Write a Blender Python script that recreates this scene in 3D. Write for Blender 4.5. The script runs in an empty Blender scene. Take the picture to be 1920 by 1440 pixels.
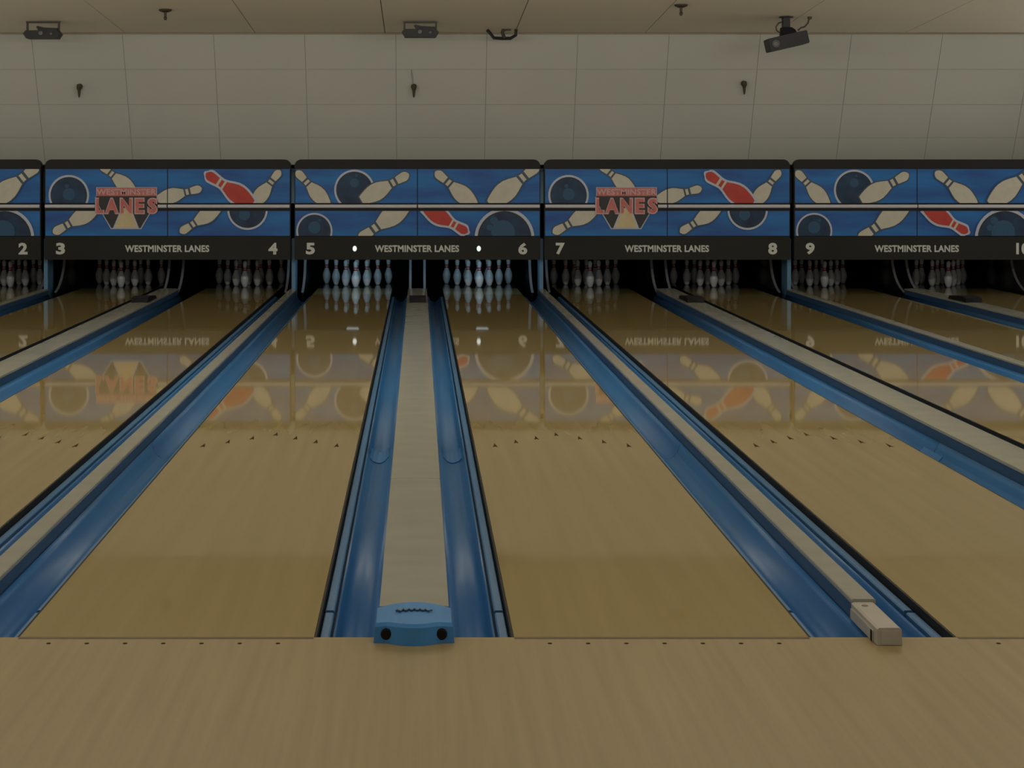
import bpy, math, random
from mathutils import Vector, Matrix
random.seed(7)
sc = bpy.context.scene
COL = sc.collection

# ------------------------------------------------------------------ camera, world, lights, exposure
F_PX, H_CAM, D_FOUL, VX, VY = 3196.0, 1.67, 6.1, 785.0, 320.0
cam_d = bpy.data.cameras.new('camera')
cam = bpy.data.objects.new('camera', cam_d); COL.objects.link(cam)
cam.location = (0, -D_FOUL, H_CAM); cam.rotation_euler = (math.pi/2, 0, 0)
cam_d.sensor_fit = 'HORIZONTAL'; cam_d.sensor_width = 36
cam_d.lens = 36*F_PX/1920
cam_d.shift_x = (960-VX)/1920; cam_d.shift_y = -(720-VY)/1920
cam_d.clip_start = 0.05; cam_d.clip_end = 200
sc.camera = cam

w = bpy.data.worlds.new('World'); sc.world = w; w.use_nodes = True
bg = w.node_tree.nodes['Background']
bg.inputs['Color'].default_value = (1.0, 0.95, 0.86, 1); bg.inputs['Strength'].default_value = 0.46

def area(name, loc, sx, sy, power, color, rot=(0, 0, 0)):
    l = bpy.data.lights.new(name, 'AREA'); l.shape = 'RECTANGLE'; l.size = sx; l.size_y = sy
    l.energy = power; l.color = color
    o = bpy.data.objects.new(name, l); COL.objects.link(o); o.location = loc; o.rotation_euler = rot
    return o
WARM = (1.0, 0.97, 0.90)
for lx in (-6.0, -2.0, 2.0, 6.0):
    area('fill_overhead', (lx, 0.0, 4.36), 2.4, 0.6, 26, WARM)  # added overhead fill, out of view, brightening lanes and approach
    area('fill_overhead', (lx, -5.5, 4.60), 2.4, 0.6, 1, WARM)
    # added unseen lights towards the masking units; the lower set also brightens the ceiling
    area('fill_far_wall', (lx, 7.0, 3.80), 3.0, 0.35, 14, WARM, (math.radians(84), 0, 0))
    area('fill_wall_ceiling', (lx, 5.5, 2.92), 3.0, 0.25, 82, WARM, (math.radians(140), 0, 0))
# strips behind the two lit masking units, turned down at the pins
for lx in (-.902, .869):
    area('pin_strip', (lx, 17.02, .76), 0.95, 0.10, 4.6, (.42, .74, 1.0), (math.radians(74), 0, 0))

vs = sc.view_settings
vs.view_transform = 'Standard'; vs.look = 'None'; vs.gamma = 1.0; vs.use_curve_mapping = False
vs.exposure = 0.0

# ------------------------------------------------------------------ materials
def srgb(r, g, b):
    f = lambda c: (c/255/12.92) if c/255 <= .04045 else ((c/255+.055)/1.055)**2.4
    return (f(r), f(g), f(b), 1)

def mat(name, col, rough=.5, spec=.5, metal=0.0, emit=None, strength=0, var=None, scale=(3, 3, 3), coat=0.0, bump=0.0, detail=4):
    m = bpy.data.materials.new(name); m.use_nodes = True
    nt = m.node_tree; p = nt.nodes['Principled BSDF']
    p.inputs['Base Color'].default_value = col
    p.inputs['Roughness'].default_value = rough
    p.inputs['Specular IOR Level'].default_value = spec
    p.inputs['Metallic'].default_value = metal
    p.inputs['Coat Weight'].default_value = coat
    p.inputs['Coat Roughness'].default_value = 0.05
    if emit:
        p.inputs['Emission Color'].default_value = emit; p.inputs['Emission Strength'].default_value = strength
    if var:
        tc = nt.nodes.new('ShaderNodeTexCoord'); mp = nt.nodes.new('ShaderNodeMapping')
        mp.inputs['Scale'].default_value = scale
        nz = nt.nodes.new('ShaderNodeTexNoise'); nz.inputs['Scale'].default_value = 1.0; nz.inputs['Detail'].default_value = detail
        cr = nt.nodes.new('ShaderNodeValToRGB')
        cr.color_ramp.elements[0].position = .3; cr.color_ramp.elements[1].position = .7
        cr.color_ramp.elements[0].color = col; cr.color_ramp.elements[1].color = var
        L = nt.links
        L.new(tc.outputs['Object'], mp.inputs['Vector']); L.new(mp.outputs['Vector'], nz.inputs['Vector'])
        L.new(nz.outputs['Fac'], cr.inputs['Fac']); L.new(cr.outputs['Color'], p.inputs['Base Color'])
        if bump:
            b = nt.nodes.new('ShaderNodeBump'); b.inputs['Strength'].default_value = bump; b.inputs['Distance'].default_value = .002
            L.new(nz.outputs['Fac'], b.inputs['Height']); L.new(b.outputs['Normal'], p.inputs['Normal'])
    return m

M = {}
M['lane'] = mat('lane maple', (.318, .244, .098, 1), .036, .26, var=(.345, .266, .113, 1), scale=(13, .35, 1), detail=2)
M['approach'] = mat('approach maple', (.275, .205, .090, 1), .36, .28, var=(.322, .242, .110, 1), scale=(28, .8, 1))
M['foul'] = mat('foul line dark', (.09, .06, .03, 1), .5)
M['dart'] = mat('dart brown', (.045, .028, .012, 1), .9, .05)
M['trim_black'] = mat('black rubber', (.012, .011, .008, 1), .6, .2)
M['gutter'] = mat('blue gutter plastic', (.030, .150, .37, 1), .37, .34, var=(.040, .175, .42, 1), scale=(6, .7, 6), bump=.05)
M['rail'] = mat('blue bumper rail', (.05, .17, .36, 1), .35, .5, var=(.06, .19, .39, 1), scale=(4, 2, 4))
M['shaded_blue'] = mat('shaded blue side', (.03, .075, .16, 1), .45, .4)  # darker than the gutter blue: shade on the side walls put into the colour
M['cream'] = mat('cream capping laminate', (.345, .342, .275, 1), .20, .38, var=(.31, .303, .24, 1), scale=(3, 6, 3))
M['white_box'] = mat('white painted metal', (.42, .385, .32, 1), .35, .4, var=(.38, .345, .285, 1), scale=(8, 8, 8))
M['hood'] = mat('blue hood plastic', (.038, .18, .42, 1), .52, .3, var=(.05, .22, .48, 1), scale=(5, 5, 5))
M['hole'] = mat('dark socket', (.012, .009, .008, 1), .7, .1)
M['ink'] = mat('dark blue ink', (.02, .05, .09, 1), .5)
M['hatch'] = mat('black plastic box', (.008, .007, .008, 1), .6, .12, var=(.016, .014, .016, 1), scale=(9, 9, 9))
M['mask'] = mat('masking black', (.018, .018, .014, 1), .6, .2, var=(.024, .023, .019, 1), scale=(1, 1, 1))
M['p_blue'] = mat('graphic blue', (.030, .085, .29, 1), .5, .25, var=(.030, .19, .50, 1), scale=(.8, 1, 5.5), detail=3)
M['p_cream'] = mat('graphic pin cream', (.54, .51, .40, 1), .5, .25, var=(.60, .57, .46, 1), scale=(9, 9, 9))
M['p_edge'] = mat('graphic dark edge', (.045, .07, .10, 1), .5)
M['p_red'] = mat('graphic red', (.46, .05, .04, 1), .5, .25, var=(.52, .07, .05, 1), scale=(6, 6, 6))
M['p_pale'] = mat('graphic pale outline', (.46, .50, .58, 1), .45)
M['p_ball'] = mat('graphic ball navy', (.012, .024, .055, 1), .5, .3, var=(.018, .055, .11, 1), scale=(5, 5, 5))
M['p_shine'] = mat('graphic ball shine', (.028, .085, .16, 1), .5, .3)
M['p_black'] = mat('graphic black', (.015, .013, .012, 1), .5)
M['p_tan'] = mat('graphic lane tan', (.55, .41, .18, 1), .45, var=(.62, .52, .30, 1), scale=(6, 6, 6))
M['p_logo'] = mat('logo red', (.50, .10, .085, 1), .45, var=(.56, .16, .12, 1), scale=(12, 12, 12))
M['p_pink'] = mat('logo pale pink', (.55, .34, .33, 1), .45)
M['tube'] = mat('pale light tube', (.62, .60, .64, 1), .3)
M['letter'] = mat('pale lettering', (.58, .58, .52, 1), .5)
M['lit'] = mat('lit indicator', (.9, .95, .9, 1), .4, emit=(.85, 1, .95, 1), strength=.75)
M['pin'] = mat('pin white', (.80, .80, .76, 1), .28, .5, var=(.74, .74, .70, 1), scale=(9, 9, 9))
M['pin_red'] = mat('pin red', (.50, .02, .03, 1), .3, .5)
M['pit'] = mat('pit black', (.006, .006, .007, 1), .8, .1)
M['kick'] = mat('kickback dark', (.012, .012, .014, 1), .15, .5)
M['steel'] = mat('grey steel edge', (.17, .17, .18, 1), .45, .4, var=(.22, .22, .23, 1), scale=(4, 4, 4))
M['post'] = mat('blue post', (.075, .19, .31, 1), .35, .5, var=(.09, .22, .35, 1), scale=(3, 3, 3))
M['lamp'] = mat('pin lamp glow', (.9, .95, 1, 1), .4, emit=(.75, .9, 1, 1), strength=.55)
M['tile'] = mat('wall panel', (.505, .505, .44, 1), .7, .2, var=(.54, .535, .465, 1), scale=(.6, .6, .6))
M['joint'] = mat('panel joint', (.39, .385, .33, 1), .8, .1)
M['ceil'] = mat('ceiling panel', (.91, .83, .68, 1), .75, .2, var=(.93, .86, .71, 1), scale=(.5, .5, .5))
M['ceil_joint'] = mat('ceiling joint', (.36, .28, .19, 1), .8, .1)
M['trim'] = mat('brown trim', (.30, .235, .155, 1), .6)
M['block_paint'] = mat('pit block paint', (.50, .45, .36, 1), .8, .2)
M['bronze'] = mat('dark bronze', (.05, .04, .022, 1), .5, .4)
M['black_metal'] = mat('black powder coat', (.013, .012, .010, 1), .5, .4, var=(.02, .018, .015, 1), scale=(9, 9, 9))
M['grey_knob'] = mat('grey knob', (.13, .125, .12, 1), .45)
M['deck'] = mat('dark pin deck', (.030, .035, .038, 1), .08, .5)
M['groove'] = mat('navy groove', (.008, .018, .045, 1), .6, .2)
M['sub'] = mat('dark subfloor', (.015, .014, .012, 1), .9, .1)

# ------------------------------------------------------------------ mesh helpers
class MB:
    def __init__(s): s.v = []; s.f = []; s.m = []
    def face(s, pts, mi=0):
        b = len(s.v); s.v += [tuple(p) for p in pts]; s.f.append(tuple(range(b, b+len(pts)))); s.m.append(mi)
    def box(s, x0, x1, y0, y1, z0, z1, mi=0):
        b = len(s.v)
        s.v += [(x, y, z) for z in (z0, z1) for y in (y0, y1) for x in (x0, x1)]
        for f in ((0, 2, 3, 1), (4, 5, 7, 6), (0, 1, 5, 4), (2, 6, 7, 3), (0, 4, 6, 2), (1, 3, 7, 5)):
            s.f.append(tuple(b+i for i in f)); s.m.append(mi)
    def prism(s, prof, a0, a1, axis, mi=0):
        """prof: closed 2-D outline; extruded along axis ('x': prof=(y,z), 'y': prof=(x,z), 'z': prof=(x,y))"""
        n = len(prof); b = len(s.v)
        put = {'x': lambda p, a: (a, p[0], p[1]), 'y': lambda p, a: (p[0], a, p[1]), 'z': lambda p, a: (p[0], p[1], a)}[axis]
        for a in (a0, a1): s.v += [put(p, a) for p in prof]
        for i in range(n):
            j = (i+1) % n
            s.f.append((b+i, b+j, b+n+j, b+n+i)); s.m.append(mi)
        s.f.append(tuple(b+i for i in reversed(range(n)))); s.m.append(mi)
        s.f.append(tuple(b+n+i for i in range(n))); s.m.append(mi)
    def lathe(s, prof, seg=20, c=(0, 0, 0), mi=0, axis='z'):
        b = len(s.v); n = len(prof)
        for k in range(seg):
            a = 2*math.pi*k/seg
            for r, h in prof:
                p = (r*math.cos(a), r*math.sin(a), h)
                if axis == 'y': p = (p[0], h, p[1])
                if axis == 'x': p = (h, p[0], p[1])
                s.v.append((p[0]+c[0], p[1]+c[1], p[2]+c[2]))
        for k in range(seg):
            k2 = (k+1) % seg
            for i in range(n-1):
                s.f.append((b+k*n+i, b+k2*n+i, b+k2*n+i+1, b+k*n+i+1)); s.m.append(mi)
    def tube(s, pts, r, seg=8, mi=0):
        pts = [Vector(p) for p in pts]; b = len(s.v); n = len(pts)
        for i, p in enumerate(pts):
            t = (pts[min(i+1, n-1)]-pts[max(i-1, 0)]).normalized()
            u = t.cross(Vector((0, 1, 0)))
            if u.length < 1e-3: u = t.cross(Vector((1, 0, 0)))
            u.normalize(); v = t.cross(u)
            for k in range(seg):
                a = 2*math.pi*k/seg
                s.v.append(tuple(p+u*(r*math.cos(a))+v*(r*math.sin(a))))
        for i in range(n-1):
            for k in range(seg):
                k2 = (k+1) % seg
                s.f.append((b+i*seg+k, b+i*seg+k2, b+(i+1)*seg+k2, b+(i+1)*seg+k)); s.m.append(mi)
        s.f.append(tuple(b+k for k in range(seg))); s.m.append(mi)
        s.f.append(tuple(b+(n-1)*seg+k for k in reversed(range(seg)))); s.m.append(mi)
    def mesh(s, name, mats, smooth=False):
        me = bpy.data.meshes.new(name); me.from_pydata(s.v, [], s.f)
        for m in (mats if isinstance(mats, (list, tuple)) else [mats]): me.materials.append(m)
        me.polygons.foreach_set('material_index', s.m)
        import bmesh
        bm = bmesh.new(); bm.from_mesh(me); bmesh.ops.recalc_face_normals(bm, faces=bm.faces); bm.to_mesh(me); bm.free()
        if smooth: me.polygons.foreach_set('use_smooth', [True]*len(me.polygons))
        me.update(); return me
    def build(s, name, mats, parent=None, smooth=False):
        return obj(name, s.mesh(name, mats, smooth), parent)

def obj(name, me, parent=None, loc=None):
    o = bpy.data.objects.new(name, me); COL.objects.link(o)
    if parent: o.parent = parent
    if loc: o.location = loc
    return o
def tag(o, label, cat, group=None):
    o['label'] = label; o['category'] = cat
    if group: o['group'] = group
    return o
def empty(name, label, cat, loc=(0, 0, 0), group=None):
    o = bpy.data.objects.new(name, None); COL.objects.link(o); o.location = loc; o.empty_display_size = .1
    return tag(o, label, cat, group)
def struct(o): o['kind'] = 'structure'; return o

def text_mesh(body, width, height, bold=.0, extrude=.002):
    """front-facing (towards -Y) lettering, centred on the origin, scaled to width x height"""
    cu = bpy.data.curves.new('txt', 'FONT'); cu.body = body; cu.offset = bold; cu.size = 1; cu.resolution_u = 3
    cu.space_character = 1.0 + bold*1.5
    t = bpy.data.objects.new('txt', cu); COL.objects.link(t)
    dg = bpy.context.evaluated_depsgraph_get(); dg.update()
    me = bpy.data.meshes.new_from_object(t.evaluated_get(dg))
    bpy.data.objects.remove(t); bpy.data.curves.remove(cu)
    xs = [v.co.x for v in me.vertices]; ys = [v.co.y for v in me.vertices]
    x0, x1, y0, y1 = min(xs), max(xs), min(ys), max(ys)
    sx = width/(x1-x0) if width else height/(y1-y0)
    sy = height/(y1-y0)
    for v in me.vertices:
        v.co = Vector(((v.co.x-(x0+x1)/2)*sx, 0, (v.co.y-(y0+y1)/2)*sy))
    return me

# ------------------------------------------------------------------ layout
NUM = ['zero', 'one', 'two', 'three', 'four', 'five', 'six', 'seven', 'eight', 'nine', 'ten', 'eleven']
C0, PITCH = -.0167, 3.355
LW = 1.054; WG = .3583; NG = .265                # lane width, half wide gap, half narrow gap
Y_MASK, Y_END = 16.8, 19.35
wide = {2*k-1: C0+(k-3)*PITCH for k in range(1, 6)}          # wide gap between lanes n and n+1
narrow = {2*k: C0+PITCH*(k-2.5) for k in range(0, 6)}        # narrow gap between lanes n and n+1
lane_x = {}
for n, x in wide.items():
    lane_x[n] = x-WG-LW/2; lane_x[n+1] = x+WG+LW/2
XL, XR = -8.62, 8.72
YB = -9.0
D0, Z0, D1, Z1 = 22.78, 3.51, 23.60, 1.89         # sloped wall: top and lower reference (camera distance, height)
CSL = .0563
def ceil_z(y): return Z0+CSL*(D0-(y+D_FOUL))

# ------------------------------------------------------------------ setting
fl = MB(); fl.box(XL, XR, YB, 0, -.12, 0)
floor = struct(fl.build('floor', M['approach']))
sf = MB(); sf.box(XL, XR, .02, 21.5, -.40, -.20)
struct(sf.build('subfloor', M['sub']))
fm = MB(); fm.box(-LW/2, LW/2, -.021, -.002, .0002, .0010); foul_me = fm.mesh('foul_line', M['foul'])
dm = MB(); dm.lathe([(0, .0012), (.008, .0012), (.008, .0)], 10); dot_me = dm.mesh('approach_dot', M['dart'])
for n in range(1, 11):
    if n not in (4, 5, 6, 7, 8): continue
    obj('foul_line', foul_me, floor, (lane_x[n], 0, 0))
    for k in range(-3, 4): obj('approach_dot', dot_me, floor, (lane_x[n]+k*.135, -.08, .0001))

# sloped wall of panels above the masking units
L_SL = math.hypot(D1-D0, Z0-Z1)
def slope_pt(x, t, off=0):
    d = Vector((0, (D1-D0)/L_SL, (Z1-Z0)/L_SL)); nrm = Vector((0, (Z1-Z0)/L_SL, -(D1-D0)/L_SL))
    p = Vector((x, D0-D_FOUL, Z0)) + d*(L_SL*t) + nrm*off
    return p
T_END = 1.42
bk = MB()
a, b_ = slope_pt(0, -.01, -.006), slope_pt(0, T_END, -.006)
bk.prism([(a.y, a.z), (b_.y, b_.z), (b_.y+.1, b_.z+.05), (a.y+.1, a.z+.05)], XL, XR, 'x')
wall_back = struct(bk.build('wall_back', M['joint']))
rows = [0, .291, .579, .855, 1.14, 1.42]
g = .0035
def tile_mesh(x0, x1, t0, t1):
    m = MB(); gt = g/L_SL
    P = [slope_pt(x0+g, t0+gt, 0), slope_pt(x1-g, t0+gt, 0), slope_pt(x1-g, t1-gt, 0), slope_pt(x0+g, t1-gt, 0)]
    Q = [slope_pt(x0+g, t0+gt, -.005), slope_pt(x1-g, t0+gt, -.005), slope_pt(x1-g, t1-gt, -.005), slope_pt(x0+g, t1-gt, -.005)]
    m.face(P)
    for i in range(4):
        j = (i+1) % 4; m.face([P[i], P[j], Q[j], Q[i]])
    return m
xs_t = [XL] + [x for x in (-.306+1.219*k for k in range(-8, 9)) if XL+.1 < x < XR-.1] + [XR]
for r in range(5):
    for i in range(len(xs_t)-1):
        tile_mesh(xs_t[i], xs_t[i+1], rows[r], rows[r+1]).build('panel', M['tile'], wall_back)

# ceiling of long panels, rising gently towards the approach
def ceil_slab(x0, x1, y0, y1, off, th):
    m = MB(); m.prism([(y0, ceil_z(y0)+off), (y1, ceil_z(y1)+off), (y1, ceil_z(y1)+off+th), (y0, ceil_z(y0)+off+th)], x0, x1, 'x'); return m
Y_C = D0-D_FOUL
ceiling = struct(ceil_slab(XL, XR, YB, Y_C+.05, .012, .08).build('ceiling', M['ceil_joint']))
xs_c = [XL] + [x for x in (-.449+1.736*k for k in range(-6, 7)) if XL+.1 < x < XR-.1] + [XR]
for i in range(len(xs_c)-1):
    ceil_slab(xs_c[i]+.006, xs_c[i+1]-.006, YB, Y_C, 0, .011).build('panel', M['ceil'], ceiling)
tm = MB(); tm.box(XL, XR, Y_C-.035, Y_C-.002, Z0-.018, Z0-.001); struct(tm.build('trim_1', M['trim']))
for nm, x0, x1 in (('pit_light_block_left', XL-.1, XL), ('pit_light_block_right', XR, XR+.1)):
    m = MB(); m.box(x0, x1, 16.6, 21.5, -.4, 4.0); struct(m.build(nm, M['block_paint']))  # added blocks beside the pits, keeping world light off the pin decks
m = MB(); m.box(XL, XR, 20.9, 21.0, -.2, 3.2); m.box(XL, XR, 17.05, 20.9, 1.70, 1.75); struct(m.build('wall_pit', M['pit']))

# ------------------------------------------------------------------ lanes
lane_m = MB(); lane_m.box(-LW/2, LW/2, 0.004, 18.06, -.035, 0); lane_me = lane_m.mesh('lane_surface', M['lane'])
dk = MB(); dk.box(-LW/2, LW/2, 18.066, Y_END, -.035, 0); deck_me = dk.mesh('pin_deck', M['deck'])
tr = {}
for s in (-1, 1):
    m = MB(); x0, x1 = sorted((s*LW/2+s*.0005, s*LW/2+s*.009)); m.box(x0, x1, .004, Y_END, -.055, -.001); tr[s] = m.mesh('edge_trim', M['trim_black'])
ar = MB(); ar.prism([(-.014, -.07), (0, -.045), (.014, -.07), (0, .075)], 0, .0008, 'z'); ar_me = ar.mesh('target_arrow', M['dart'])
bd = MB(); bd.box(-LW/2, LW/2, -.0, .03, 0, .0006)
for n, x in lane_x.items():
    o = empty('bowling_lane', f'glossy maple bowling lane {NUM[n]}, running back to the pins under that number', 'lane', (x, 0, 0), 'bowling lanes')
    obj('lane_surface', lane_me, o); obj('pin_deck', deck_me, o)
    for s in (-1, 1): obj('edge_trim', tr[s], o)
    if 3 <= n <= 8:
        for k in range(-3, 4): obj('target_arrow', ar_me, o, (k*.135, 4.70-.145*abs(k), .0002))

# ------------------------------------------------------------------ gutters
def gutter_meshes(Wd):
    """profile runs outward from the lane edge (x = 0) to the capping wall (x = Wd)"""
    path = [(.060, -.045), (.068, -.052), (.080, -.075), (.098, -.094), (.125, -.104), (.148, -.104), (.172, -.092), (.192, -.068), (.206, -.038), (Wd, -.004)]
    low = [(x, z-.008) for x, z in reversed(path)]
    out = {}
    for s in (-1, 1):
        P = [(s*x, z) for x, z in path+low]
        a = MB(); a.prism(P, .006, 4.395, 'y')
        b = MB(); b.prism(P, 4.405, 16.95, 'y')
        jp = [p for p in path if .07 < p[0] < .2]
        J = [(s*x, z+.006) for x, z in jp] + [(s*x, z+.001) for x, z in reversed(jp)]
        j = MB(); j.prism(J, 4.22, 4.60, 'y')
        r0 = MB(); r0.prism([(s*.013, -.10), (s*.013, -.036), (s*.018, -.031), (s*.045, -.031), (s*.050, -.036), (s*.050, -.10)], .006, .46, 'y')
        r1 = MB(); r1.prism([(s*.013, -.10), (s*.013, -.036), (s*.018, -.031), (s*.045, -.031), (s*.050, -.036), (s*.050, -.10)], .495, 16.9, 'y')
        gv = MB(); gv.box(*sorted((s*.0505, s*.0595)), .006, 16.9, -.10, -.060)
        out[s] = dict(a=a.mesh('channel', M['gutter']), b=b.mesh('channel', M['gutter']), j=j.mesh('joint_plate', M['gutter']),
                      r0=r0.mesh('bumper_rail', M['rail']), r1=r1.mesh('bumper_rail', M['rail']), g=gv.mesh('groove', M['groove']))
        for q in ('a', 'b'):
            out[s][q].polygons.foreach_set('use_smooth', [True]*len(out[s][q].polygons)); 
    return out
GW, GN = gutter_meshes(WG-.1295), gutter_meshes(NG-.0475)
for n, x in lane_x.items():
    for s in (-1, 1):
        wide_side = (s == 1) == (n % 2 == 1)
        Gm = (GW if wide_side else GN)[s]
        side = 'right' if s == 1 else 'left'
        what = 'against the broad cream capping' if wide_side else 'against the narrow cream divider'
        o = empty('bowling_gutter', f'blue gutter on the {side} of lane {NUM[n]}, {what}', 'gutter', (x+s*LW/2, 0, 0), 'blue gutters')
        obj('channel', Gm['a'], o); obj('channel', Gm['b'], o)
        if wide_side: obj('joint_plate', Gm['j'], o)
        obj('bumper_rail', Gm['r0'], o); obj('bumper_rail', Gm['r1'], o); obj('groove', Gm['g'], o)

# ------------------------------------------------------------------ broad cappings with blue hood
HW = .127; ZC = .080
def crown(hw, z, e=.006, n=8):
    return [(-hw+2*hw*i/n, z-e*((2*i/n-1)**2)) for i in range(n+1)]
def capping():
    parts = {}
    top = crown(HW, ZC)
    cl = top + [(HW, ZC-.022), (-HW, ZC-.022)]
    a = MB(); a.prism(cl, .145, 2.72, 'y'); parts['p0'] = a.mesh('top_panel', M['cream'])
    a = MB(); a.prism(cl, 2.726, 16.95, 'y'); parts['p1'] = a.mesh('top_panel', M['cream'])
    a = MB(); a.box(-HW+.004, HW-.004, .006, 16.95, -.12, ZC-.0225); parts['side'] = a.mesh('side_wall', M['shaded_blue'])
    # hood: plan outline bulges to the front, sits on the approach
    h = MB(); N = 14; W2 = .143
    def fy(u): return -.075-.040*max(0, 1-(u/.092)**2) if abs(u) < .092 else -.075
    def by(u): return .090+.055*(1-(u/W2)**2)
    rowsY = []
    for i in range(N+1):
        u = -W2+2*W2*i/N
        k = 1-(u/W2)**2
        f0 = fy(u); z0 = .068+.006*k; zb = .082+.008*k
        rowsY.append([(u, f0, .0005), (u*.965, f0+.004, z0-.012), (u*.93, f0+.014, z0), (u*.93, by(u), zb), (u*.93, by(u), .0005)])
    b0 = len(h.v)
    for r in rowsY: h.v += r
    for i in range(N):
        for q in range(5):
            q2 = (q+1) % 5
            h.f.append((b0+i*5+q, b0+i*5+q2, b0+(i+1)*5+q2, b0+(i+1)*5+q)); h.m.append(0)
    h.f.append(tuple(b0+q for q in range(5))); h.m.append(0)
    h.f.append(tuple(b0+N*5+q for q in range(5))); h.m.append(0)
    parts['hood'] = h.mesh('hood', M['hood'])
    s = MB(); s.lathe([(.0, -.006), (.016, -.006), (.0205, -.002), (.0205, .004)], 18, axis='y'); parts['socket'] = s.mesh('socket', M['hole'])
    q = MB(); pts = []
    for i in range(60):
        t = i/59; x = -.064+.128*t
        pts.append((x, .034+.013*math.sin(t*40)*(1-.45*t)+.014*(1-(2*t-1)**2), .0835+.0035*(1-(x/.14)**2)))
    q.tube(pts, .0034, 6); parts['script'] = q.mesh('lettering', M['ink'])
    b = MB(); b.prism([(14.45, ZC+.001), (14.47, ZC+.050), (14.62, ZC+.066), (15.1, ZC+.04), (15.15, ZC+.001)], -.095, .105, 'x')
    parts['hatch'] = b.mesh('sensor_box', M['hatch'])
    b = MB(); b.box(-HW, HW, 15.25, 16.5, ZC-.002, ZC+.006); parts['plate'] = b.mesh('end_plate', M['cream'])
    return parts
CP = capping()
for n, x in wide.items():
    nm = {1: 'one and two', 3: 'three and four', 5: 'five and six', 7: 'seven and eight', 9: 'nine and ten'}[n]
    extra = ', blue hood at its near end' if n == 5 else ', black box near its far end'
    o = empty('ball_return_capping', f'broad cream capping between lanes {NUM[n]} and {NUM[n+1]}{extra}', 'lane capping', (x, 0, 0), 'broad cream cappings')
    obj('top_panel', CP['p0'], o); obj('top_panel', CP['p1'], o); obj('side_wall', CP['side'], o)
    obj('sensor_box', CP['hatch'], o)['label'] = 'low black box on the far end of the capping'
    if n in (3, 5, 7):
        hd = obj('hood', CP['hood'], o); hd['label'] = 'blue hood with two dark round sockets at the foul line'
        for s in (-1, 1): obj('socket', CP['socket'], hd, (s*.097, -.0755, .032))
        obj('lettering', CP['script'], hd)

# ------------------------------------------------------------------ narrow dividers
DW = .045; ZD = .072
a = MB(); a.prism([(-DW, ZD-.018), (-DW, ZD-.004), (-DW+.004, ZD), (DW-.004, ZD), (DW, ZD-.004), (DW, ZD-.018)], .26, 16.95, 'y'); d_top = a.mesh('top_strip', M['cream'])
a = MB(); a.box(-DW+.003, DW-.003, .006, 16.95, -.12, ZD-.0185); d_side = a.mesh('side_wall', M['shaded_blue'])
a = MB(); c_ = .006
for y0, y1 in ((-.105, .255),):
    a.prism([(-.048, .001), (-.048, ZD-.010-c_), (-.046+c_, ZD-.010), (.036-c_, ZD-.010), (.038, ZD-.010-c_), (.040, .001)], y0, y1, 'y')
a.box(-.053, -.048, -.06, .25, .002, .040)
end_box = a.mesh('end_box', M['white_box'])
a = MB(); a.box(-.0545, -.053, -.085+.03, -.035, .002, .040); slot_me = a.mesh('slot', M['hole'])
a = MB(); a.box(-.034, .030, -.108, -.105, .006, ZD-.020); fplate = a.mesh('face_plate', M['white_box'])
a = MB(); a.lathe([(0, .003), (.010, .003), (.013, 0)], 12); knob_me = a.mesh('screw', M['grey_knob'])
for n, x in narrow.items():
    if n == 0:
        lab = 'narrow cream divider strip along the outer edge of lane one'
    elif n == 10:
        lab = 'narrow cream divider strip right of lane ten'
    else:
        lab = f'narrow cream divider strip between lanes {NUM[n]} and {NUM[n+1]}' + (' ending in a white metal box' if n == 6 else '')
    o = empty('divider_capping', lab, 'lane divider', (x, 0, 0), 'narrow cream dividers')
    obj('top_strip', d_top, o); obj('side_wall', d_side, o)
    if n in (4, 6):
        e = obj('end_box', end_box, o); e['label'] = 'white metal end box resting on the foul line'
        obj('slot', slot_me, e); obj('face_plate', fplate, e); obj('screw', knob_me, e, (-.012, .20, ZD-.0105))

# ------------------------------------------------------------------ posts and kickbacks at the pin decks
pm = MB(); pm.box(-.026, .026, 16.98, 17.34, -.1, .75); post_me = pm.mesh('divider_post', M['post'])
nb = MB(); nb.box(-.030, .030, 16.965, 16.98, -.02, .10); 
for n in (2, 4, 6, 8, 10):
    lab = f'blue upright partition post between the pins of lanes {NUM[n]} and {NUM[n+1]}' if n < 10 else 'blue upright partition post right of the pins of lane ten'
    tag(obj('divider_post', post_me, None, (narrow[n], 0, 0)), lab, 'post', 'blue partition posts')

edge = []
for i in range(9):                                # front edge of a kickback plate: sweeps back while it climbs
    t = i/8; edge.append((17.06+.62*(1-(1-t)**2.4)*1.0, .02+.62*(t**1.25)))
def kick_meshes():
    a = MB(); a.prism([(y+.012, z) for y, z in edge] + [(17.75, 1.25), (20.3, 1.25), (20.3, -.1), (17.1, -.1)], -.011, .011, 'x')
    b = MB(); lo = [(y-.012, z-.006) for y, z in edge]; hi = [(y+.011, z+.006) for y, z in edge]
    for i in range(len(edge)-1):
        b.prism([lo[i], lo[i+1], hi[i+1], hi[i]], -.017, .017, 'x')
    return a.mesh('plate', M['kick']), b.mesh('edge_strip', M['steel'])
kp, ke = kick_meshes()
for n, x in list(wide.items())+list(narrow.items()):
    for s in (-1, 1):
        ln = n if s == -1 else n+1
        if ln < 1 or ln > 10: continue
        off = .098 if n in wide else .115
        side = 'right' if s == -1 else 'left'
        o = empty('kickback_panel', f'dark side panel with curved steel edge {side} of the pins on lane {NUM[ln]}', 'side panel', (x+s*off, 0, 0), 'pin deck side panels')
        obj('plate', kp, o); obj('edge_strip', ke, o)

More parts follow.
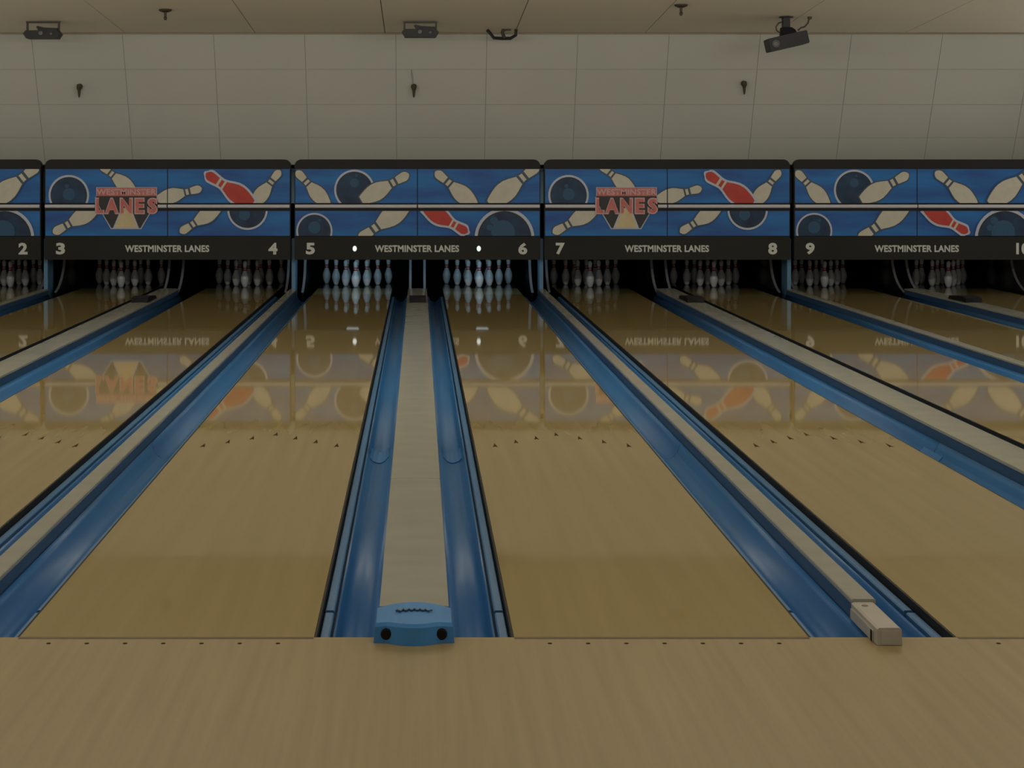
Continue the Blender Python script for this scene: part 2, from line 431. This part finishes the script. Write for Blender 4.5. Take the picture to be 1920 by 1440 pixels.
# ------------------------------------------------------------------ pins
PROF = [(0, .068), (.05, .094), (.15, .130), (.225, .150), (.3, .159), (.39, .152), (.48, .124), (.58, .082), (.625, .068), (.667, .0605), (.725, .064),
        (.78, .072), (.84, .080), (.9, .085), (.94, .076), (.975, .05), (.993, .022), (1, .0)]
PH = .381
def prof_r(t):
    for (a0, r0), (a1, r1) in zip(PROF, PROF[1:]):
        if a0 <= t <= a1: return r0+(r1-r0)*(t-a0)/(a1-a0)
    return 0
b = MB(); b.lathe([(0, 0)]+[(r*PH, t*PH) for t, r in PROF], 20); pin_me = b.mesh('bowling_pin', M['pin'], True)
b = MB()
for t0, t1 in ((.622, .672), (.705, .745)):
    ts = [t0+(t1-t0)*i/3 for i in range(4)]
    b.lathe([(prof_r(t)*PH+.0012, t*PH) for t in ts], 20)
band_me = b.mesh('neck_band', M['pin_red'], True)
SPOT = [('head pin at the front', 0, 0), ('second row left pin', 1, -1), ('second row right pin', 1, 1), ('third row left pin', 2, -2), ('third row middle pin', 2, 0),
        ('third row right pin', 2, 2), ('back row far left pin', 3, -3), ('back row inner left pin', 3, -1), ('back row inner right pin', 3, 1), ('back row far right pin', 3, 3)]
for n in range(2, 11):
    lit = 'bright ' if n in (5, 6) else ''
    for nm, row, k in SPOT:
        o = obj('bowling_pin', pin_me, None, (lane_x[n]+k*.1524, 18.29+row*.264, .0008))
        tag(o, f'{lit}white bowling pin, red neck bands, {nm} on lane {NUM[n]}', 'bowling pin', f'pins standing on lane {n}')
        obj('neck_band', band_me, o)

# lamps over the two lit racks, hung behind the lower lip of the masking unit
a = MB(); a.box(-.16, .16, 17.10, 17.24, .505, .56); lh = a.mesh('housing', M['mask'])
a = MB(); a.prism([(-.085, .505), (-.085, .490), (-.07, .478), (.07, .478), (.085, .490), (.085, .505)], 17.12, 17.22, 'y'); lg = a.mesh('diffuser', M['lamp'])
a = MB(); a.box(-.012, .012, 17.15, 17.19, .56, 1.70); lr = a.mesh('hanger', M['black_metal'])
for n in (5, 6):
    o = empty('pin_lamp', f'small bluish lamp behind the masking unit above the pins of lane {NUM[n]}', 'lamp', (lane_x[n], 0, 0), 'pin deck lamps')
    obj('housing', lh, o); obj('diffuser', lg, o); obj('hanger', lr, o)

# ------------------------------------------------------------------ masking units
S = 139.5
def zpx(y): return H_CAM+(VY-y)/S
ZT, ZB = zpx(299), zpx(487)
UP = (-1.640, 1.640, zpx(380.5), zpx(317))         # upper graphic panel u0,u1,z0,z1
LO = (-1.640, 1.640, zpx(442), zpx(395.5))
def clip(poly, rect):
    x0, x1, z0, z1 = rect
    def cut(P, inside, inter):
        out = []
        for i in range(len(P)):
            a, b = P[i-1], P[i]
            if inside(b):
                if not inside(a): out.append(inter(a, b))
                out.append(b)
            elif inside(a): out.append(inter(a, b))
        return out
    def ix(v): return lambda a, b: (v, a[1]+(b[1]-a[1])*(v-a[0])/(b[0]-a[0]))
    def iz(v): return lambda a, b: (a[0]+(b[0]-a[0])*(v-a[1])/(b[1]-a[1]), v)
    for ins, inter in ((lambda p: p[0] >= x0, ix(x0)), (lambda p: p[0] <= x1, ix(x1)), (lambda p: p[1] >= z0, iz(z0)), (lambda p: p[1] <= z1, iz(z1))):
        if not poly: return poly
        poly = cut(poly, ins, inter)
    return poly
def pin_poly(hx, hz, dx, dz, L, t0=0., t1=1., grow=0.):
    """outline of a printed pin; (hx,hz) head centre (t=.9), (dx,dz) unit vector from head to base"""
    px, pz = -dz, dx
    ts = [t for t, _ in PROF if t0 < t < t1]; ts = [t0]+ts+[t1]
    A, B = [], []
    for t in ts:
        r = prof_r(t)*L*1.02+grow; d = (.9-t)*L
        if t == 0.: d += grow
        if t == 1.: d -= grow; r = max(.012*L, grow*.5)
        A.append((hx+dx*d+px*r, hz+dz*d+pz*r)); B.append((hx+dx*d-px*r, hz+dz*d-pz*r))
    return A+B[::-1]
YF = Y_MASK-.010                                     # front of the graphic panels
class Prints:
    def __init__(s): s.k = 1
    def layer(s, mb, poly, rect, mi):
        p = clip(poly, rect); s.k += 1
        if len(p) > 2: mb.face([(u, YF-.0006*s.k, z) for u, z in p], mi)
        return s
def circ(cx, cz, r, n=40): return [(cx+r*math.cos(2*math.pi*i/n), cz+r*math.sin(2*math.pi*i/n)) for i in range(n)]
def print_pin(P, parent, rect, cx, h, to, Lpx, red=False):
    hu, hz = (h[0]-cx)/S, zpx(h[1]); bu, bz = (to[0]-cx)/S, zpx(to[1])
    d = Vector((bu-hu, bz-hz)).normalized(); L = Lpx/S
    mb = MB()
    P.layer(mb, pin_poly(hu, hz, d.x, d.y, L, grow=.030 if red else .016), rect, 1)
    P.layer(mb, pin_poly(hu, hz, d.x, d.y, L), rect, 0)
    for t0, t1 in ((.60, .64), (.70, .745)):
        P.layer(mb, pin_poly(hu, hz, d.x, d.y, L, t0, t1, .002), rect, 2)
    if mb.f:
        mats = [M['p_red'], M['p_pale'], M['p_cream']] if red else [M['p_cream'], M['p_edge'], M['p_edge']]
        o = mb.build('printed_pin', mats, parent)
        if red: o['label'] = 'red printed pin'
def print_ball(P, parent, rect, cx, c, rpx, shine):
    u, z = (c[0]-cx)/S, zpx(c[1]); r = rpx/S
    mb = MB()
    P.layer(mb, circ(u, z, r), rect, 1); P.layer(mb, circ(u, z, r*.90), rect, 2)
    P.layer(mb, circ(u, z, r*.86), rect, 0)
    for sx, sz, sr in shine: P.layer(mb, circ(u+sx*r, z+sz*r, sr*r, 16), rect, 3)
    if mb.f: mb.build('printed_ball', [M['p_ball'], M['p_pale'], M['p_black'], M['p_shine']], parent)

def masking_unit(n, x):
    left, right = n, n+1
    kind = 'A' if n in (3, 7) else 'B'
    desc = {1: 'blue masking panel at the left picture edge, white two at its corner',
            3: 'blue masking panel with red lanes emblem, numbered three and four',
            5: 'blue masking panel of printed pins and balls, numbered five and six, two lit dots',
            7: 'blue masking panel with red lanes emblem, numbered seven and eight',
            9: 'blue masking panel at the right picture edge, numbered nine'}[n]
    o = empty('masking_unit', desc, 'masking panel', (x, 0, 0), 'masking units above the pins')
    hw = 1.652; r = .09; out = []
    for cx_, cz_, a0 in ((hw-r, ZT-r, 0), (-hw+r, ZT-r, 90)):
        for i in range(7):
            a = math.radians(a0+90*i/6); out.append((cx_+r*math.cos(a), cz_+r*math.sin(a)))
    out += [(-hw, ZB+.02), (-hw+.02, ZB), (hw-.02, ZB), (hw, ZB+.02)]
    hs = MB(); hs.prism(out, Y_MASK, Y_MASK+.13, 'y'); hs.build('housing', M['mask'], o)
    bandm = MB(); bandm.box(-hw+.004, hw-.004, Y_MASK-.014, Y_MASK-.0005, ZB+.002, zpx(443.5)); bandm.build('number_band', M['mask'], o)
    panels = {}
    for key, (u0, u1, z0, z1) in (('U', UP), ('L', LO)):
        for s, (a, b) in enumerate(((u0, -.006), (.006, u1))):
            q = MB(); q.box(a, b, YF, Y_MASK-.0005, z0, z1)
            panels[key, s] = (q.build('graphic_panel', M['p_blue'], o), (a, b, z0, z1))
    # pale tube strip in the dark channel between the panels
    for a, b in (((-1.64, -.972), (-.128, -.008), (.008, 1.64)) if n in (3, 7) else ((-1.64, -.008), (.008, 1.64))):
        tb = MB(); tb.lathe([(0, a), (.024, a), (.024, b), (0, b)], 12, (0, Y_MASK-.03, zpx(386.7)), axis='x'); tb.build('light_tube', M['tube'], o, False)
    P = Prints()
    if kind == 'A':
        cx = 319
        for s in (0, 1):
            pu, ru = panels['U', s]; pl, rl = panels['L', s]
            if s == 0: print_ball(P, pu, ru, cx, (134, 366), 38, ((-.1, .45, .10), (0, .05, .30)))
            print_pin(P, pu, ru, cx, (199, 314), (246, 352), 84)
            print_pin(P, pu, ru, cx, (375, 355), (310, 371), 86)
            if s == 1:
                print_pin(P, pu, ru, cx, (525, 326), (490, 371), 84)
                print_pin(P, pu, ru, cx, (400, 331), (461, 371), 104, True)
                print_ball(P, pl, rl, cx, (469, 393), 38, ((-.15, -.25, .28),))
                print_pin(P, pl, rl, cx, (350, 431), (400, 399), 88)
            else:
                print_pin(P, pl, rl, cx, (113, 432), (169, 400), 96)
        # emblem, one layered plate
        lg = MB(); R = (-9, 9, -9, 9); yb = YF-.020
        def E(px, py): return ((px-cx)/S, zpx(py))
        def lay(pts, k, mi): lg.prism([E(*p) for p in pts], yb-.0012*k, yb-.0012*k-.0011, 'y', mi)
        lay([(185.5, 351), (299.5, 351), (299.5, 368.5), (301, 370), (287, 400), (270, 429.5), (213, 429.5), (196, 400), (183, 370), (185.5, 368.5)], -8, 1)
        lay([(187, 366), (298, 366), (299, 370), (285.5, 399), (268.6, 427.5), (214.4, 427.5), (197.5, 399), (185, 370)], 0, 0)
        lay([(187, 352), (298, 352), (298, 367.5), (187, 367.5)], 1, 2)
        lay([(233, 390), (251, 390), (266, 428), (217, 428)], 1, 1)
        lay([(235, 391), (249, 391), (262.5, 426.5), (220.5, 426.5)], 2, 3)
        em = lg.build('emblem', [M['p_black'], M['p_pale'], M['p_logo'], M['p_tan']], o)
        em['label'] = 'red, black and tan lanes emblem'
        def put(body, w_, h_, px, py, k, m_, bold):
            me = text_mesh(body, w_/S, h_/S, bold); me.materials.append(m_)
            obj('emblem_lettering', me, em, ((px-cx)/S, yb-.0012*k, zpx(py)))
        put('WESTMINSTER', 112, 11, 242.5, 359.8, 3.5, M['p_pink'], .03)
        for ch, x0_, x1_ in (('L', 185, 200), ('A', 202.5, 227.5), ('N', 231, 253.5), ('E', 258.5, 275.5), ('S', 282.5, 300)):
            put(ch, x1_-x0_+2.5, 31, (x0_+x1_)/2, 386, 4.0, M['p_pink'], .06)
            put(ch, x1_-x0_-2.0, 26.5, (x0_+x1_)/2, 386, 5.0, M['p_logo'], .045)
    else:
        cx = 783
        for s in (0, 1):
            pu, ru = panels['U', s]; pl, rl = panels['L', s]
            if s == 0:
                print_pin(P, pu, ru, cx, (562, 327), (604, 372), 88)
                print_ball(P, pu, ru, cx, (665, 356), 38, ((0, .35, .22), (.1, .7, .07)))
                print_ball(P, pl, rl, cx, (590, 433), 34, ((0, .2, .34), (.3, .6, .08)))
            print_pin(P, pu, ru, cx, (758, 331), (698, 364), 102)
            print_pin(P, pl, rl, cx, (682, 443), (744, 398), 116)
            if s == 1:
                print_pin(P, pu, ru, cx, (824, 328), (874, 370), 98)
                print_pin(P, pu, ru, cx, (1001, 316), (938, 367), 118)
                print_ball(P, pl, rl, cx, (946, 446), 56, ((-.35, .58, .13), (-.5, .35, .10), (-.05, .2, .40)))
                print_pin(P, pl, rl, cx, (869, 431), (816, 401), 92, True)
    zc = zpx(466); yl = Y_MASK-.0155
    me = text_mesh('WESTMINSTER LANES', 158/S, 13/S, .035); me.materials.append(M['letter'])
    obj('lettering', me, o, (-.006, yl, zc))
    for num, u in ((left, -1.437), (right, 1.415)):
        me = text_mesh(str(num), (24 if num == 10 else 17)/S, 22/S, .045); me.materials.append(M['letter'])
        obj('lane_number', me, o, (u, yl, zc))
    if n == 5:
        for u in (-.842, .824):
            i_ = MB(); i_.lathe([(0, -.008), (.020, -.006), (.028, 0)], 14, axis='y')
            l_ = obj('indicator_light', i_.mesh('indicator_light', M['lit']), o, (u, Y_MASK-.0150, zc)); l_.scale = (1, 1, 1.35)
            l_['label'] = 'small lit white indicator dot'
for n, x in wide.items(): masking_unit(n, x)

# ------------------------------------------------------------------ ceiling and wall fittings
def at(px, py, D): return Vector(((px-VX)*D/F_PX, D-D_FOUL, H_CAM+(VY-py)*D/F_PX))
# pendant sprinklers on the ceiling
for px, D, lab in ((310, 20.70, 'dark sprinkler head hanging from the ceiling near the left'), (1277, 20.32, 'dark sprinkler head hanging from the ceiling on the right')):
    p = at(px, 0, D); y = D-D_FOUL; z = ceil_z(y)
    o = empty('ceiling_sprinkler', lab, 'sprinkler', (p.x, y, z), 'ceiling sprinkler heads')
    a = MB(); a.lathe([(0, -.001), (.082, -.001), (.075, -.018), (.035, -.035), (0, -.035)], 18); a.build('escutcheon', M['bronze'], o)
    a = MB(); a.lathe([(.017, -.03), (.015, -.085), (.022, -.10), (.014, -.13), (0, -.13)], 12); a.build('stem', M['bronze'], o)
# sprinkler heads in front of the sloped wall
for px, py, lab, drop in ((150, 160, 'small dark sprinkler on the panelled wall above numbers three and four', 0), (776, 160, 'small dark sprinkler on the panelled wall above numbers five and six', 1),
                          (1394, 156, 'small dark sprinkler on the panelled wall above number eight', 0)):
    t = .43 if py > 158 else .405
    q = slope_pt(0, t, 0); X = (px-VX)*(q.y+D_FOUL)/F_PX
    o = empty('wall_sprinkler', lab, 'sprinkler', (X, q.y-.004, q.z), 'wall sprinkler heads')
    a = MB(); a.lathe([(0, .0), (.040, .0), (.036, -.025), (0, -.03)], 14, axis='y'); a.build('escutcheon', M['bronze'], o)
    a = MB(); a.lathe([(.0, .03), (.030, .025), (.036, -.02), (.022, -.06), (.016, -.12), (.010, -.15), (0, -.155)], 12, (0, -.055, 0)); a.build('head', M['bronze'], o)
    if drop:
        s1, s2 = slope_pt(-.03, t-.135, .006), slope_pt(-.012, t-.02, .006)
        a = MB(); a.tube([(s1.x, s1.y-q.y, s1.z-q.z), (s2.x, s2.y-q.y, s2.z-q.z)], .008, 6); a.build('drop_wire', M['joint'], o)
# two yoke mounted flood lights
for px, dy, lab in ((81, 0, 'black flood light in a yoke at the ceiling edge, far left'), (788, 2.5, 'black flood light in a yoke at the ceiling edge, above the middle')):
    D = 21.7; s = F_PX/D; y = D-D_FOUL; zc = ceil_z(y)
    X = (px-VX)/s
    o = empty('flood_light', lab, 'flood light', (X, y, zc), 'yoke mounted flood lights')
    zb = lambda v: H_CAM+(VY-(v-dy))/s - zc
    a = MB(); a.box(-.215, .215, -.02, .02, -.022, -.001); a.box(-.212, -.188, -.015, .015, zb(64), -.022); a.box(.188, .212, -.015, .015, zb(64), -.022); a.build('yoke', M['bronze'], o)
    a = MB(); hx = [(-.20, zb(58)), (.20, zb(58)), (.235, zb(64)), (.195, zb(73)), (-.195, zb(73)), (-.235, zb(64))]; a.prism(hx, -.11, .09, 'y'); a.build('body', M['black_metal'], o)
    a = MB(); a.prism([(-.05, zb(57.8)), (.19, zb(57.8)), (.19, zb(53)), (.02, zb(52)), (-.06, zb(49)), (-.08, zb(51))], -.05, .03, 'y'); a.build('shutter', M['black_metal'], o)
    a = MB(); a.lathe([(0, -.03), (.026, -.026), (.034, 0)], 14, (-.005, -.11, zb(63.5)), axis='y'); a.lathe([(0, -.02), (.016, -.016), (.02, 0)], 12, (.125, -.11, zb(64.5)), axis='y'); a.build('knob', M['grey_knob'], o)
# empty curved bracket
D = 22.4; s = F_PX/D; y = D-D_FOUL; zc = ceil_z(y)
o = empty('lamp_bracket', 'empty black curved lamp bracket at the ceiling edge, right of the middle flood light', 'bracket', ((941-VX)/s, y, zc))
q = lambda px, py: ((px-941)/s, 0, H_CAM+(VY-py)/s-zc)
a = MB(); a.tube([q(913, 56), q(918, 61), q(926, 71), q(940, 72), q(957, 72), q(967, 66), q(967.5, 55)], .022, 8); a.build('cradle', M['black_metal'], o)
a = MB(); a.tube([q(945, 54), q(942, 61), q(946, 72)], .024, 8); a.tube([q(943, 58), q(950, 56), q(958, 56)], .012, 6); a.build('stub', M['bronze'], o)
# tilted projector
D = 21.3; s = F_PX/D; y = D-D_FOUL; zc = ceil_z(y)
o = empty('ceiling_projector', 'tilted black projector hanging from the ceiling on the right with a loose cable', 'projector', ((1474-VX)/s, y, zc))
q = lambda px, py, dy=0: ((px-1474)/s, dy, H_CAM+(VY-py)/s-zc)
a = MB(); a.lathe([(0, -.001), (.09, -.001), (.085, -.014), (0, -.014)], 16); zz = q(0, 56)[2]; a.box(-.045, .04, -.05, .05, zz, -.014); a.build('mount_post', M['black_metal'], o)
a = MB(); a.prism([(-.075, zz-.10), (-.06, zz+.03), (.05, zz+.03), (.10, zz), (.12, zz-.035), (.10, zz-.085)], -.07, .07, 'y'); a.build('tilt_head', M['hatch'], o)
bx = MB(); hw, hh, bv = .245, .082, .012
oc = [(-hw, -hh+bv), (-hw+bv, -hh), (hw-bv, -hh), (hw, -hh+bv), (hw, hh-bv), (hw-bv, hh), (-hw+bv, hh), (-hw, hh-bv)]
bx.prism(oc, -.16, .16, 'y'); body = bx.build('body', M['black_metal'], o)
body.location = q(1474.5, 78); body.rotation_euler = (0, -math.radians(13), 0)
ln = MB(); ln.lathe([(0, -.165), (.028, -.165), (.040, -.178), (.046, -.178), (.048, -.16)], 16, (-.17, 0, 0), axis='y'); ln.build('lens', M['grey_knob'], body)
a = MB(); a.tube([q(1518, 30.5, .0), q(1517, 36), q(1515, 43), q(1509, 50), q(1502, 52), q(1496, 57)], .010, 6); a.lathe([(0, .0), (.028, .0), (.024, -.03), (0, -.035)], 10, q(1518, 31.5)); a.build('cable', M['bronze'], o)
a = MB(); a.tube([q(1468, 41), q(1460, 43), q(1455, 50), q(1456, 57), q(1463, 62), q(1462, 70)], .009, 6); a.build('cable', M['bronze'], o)
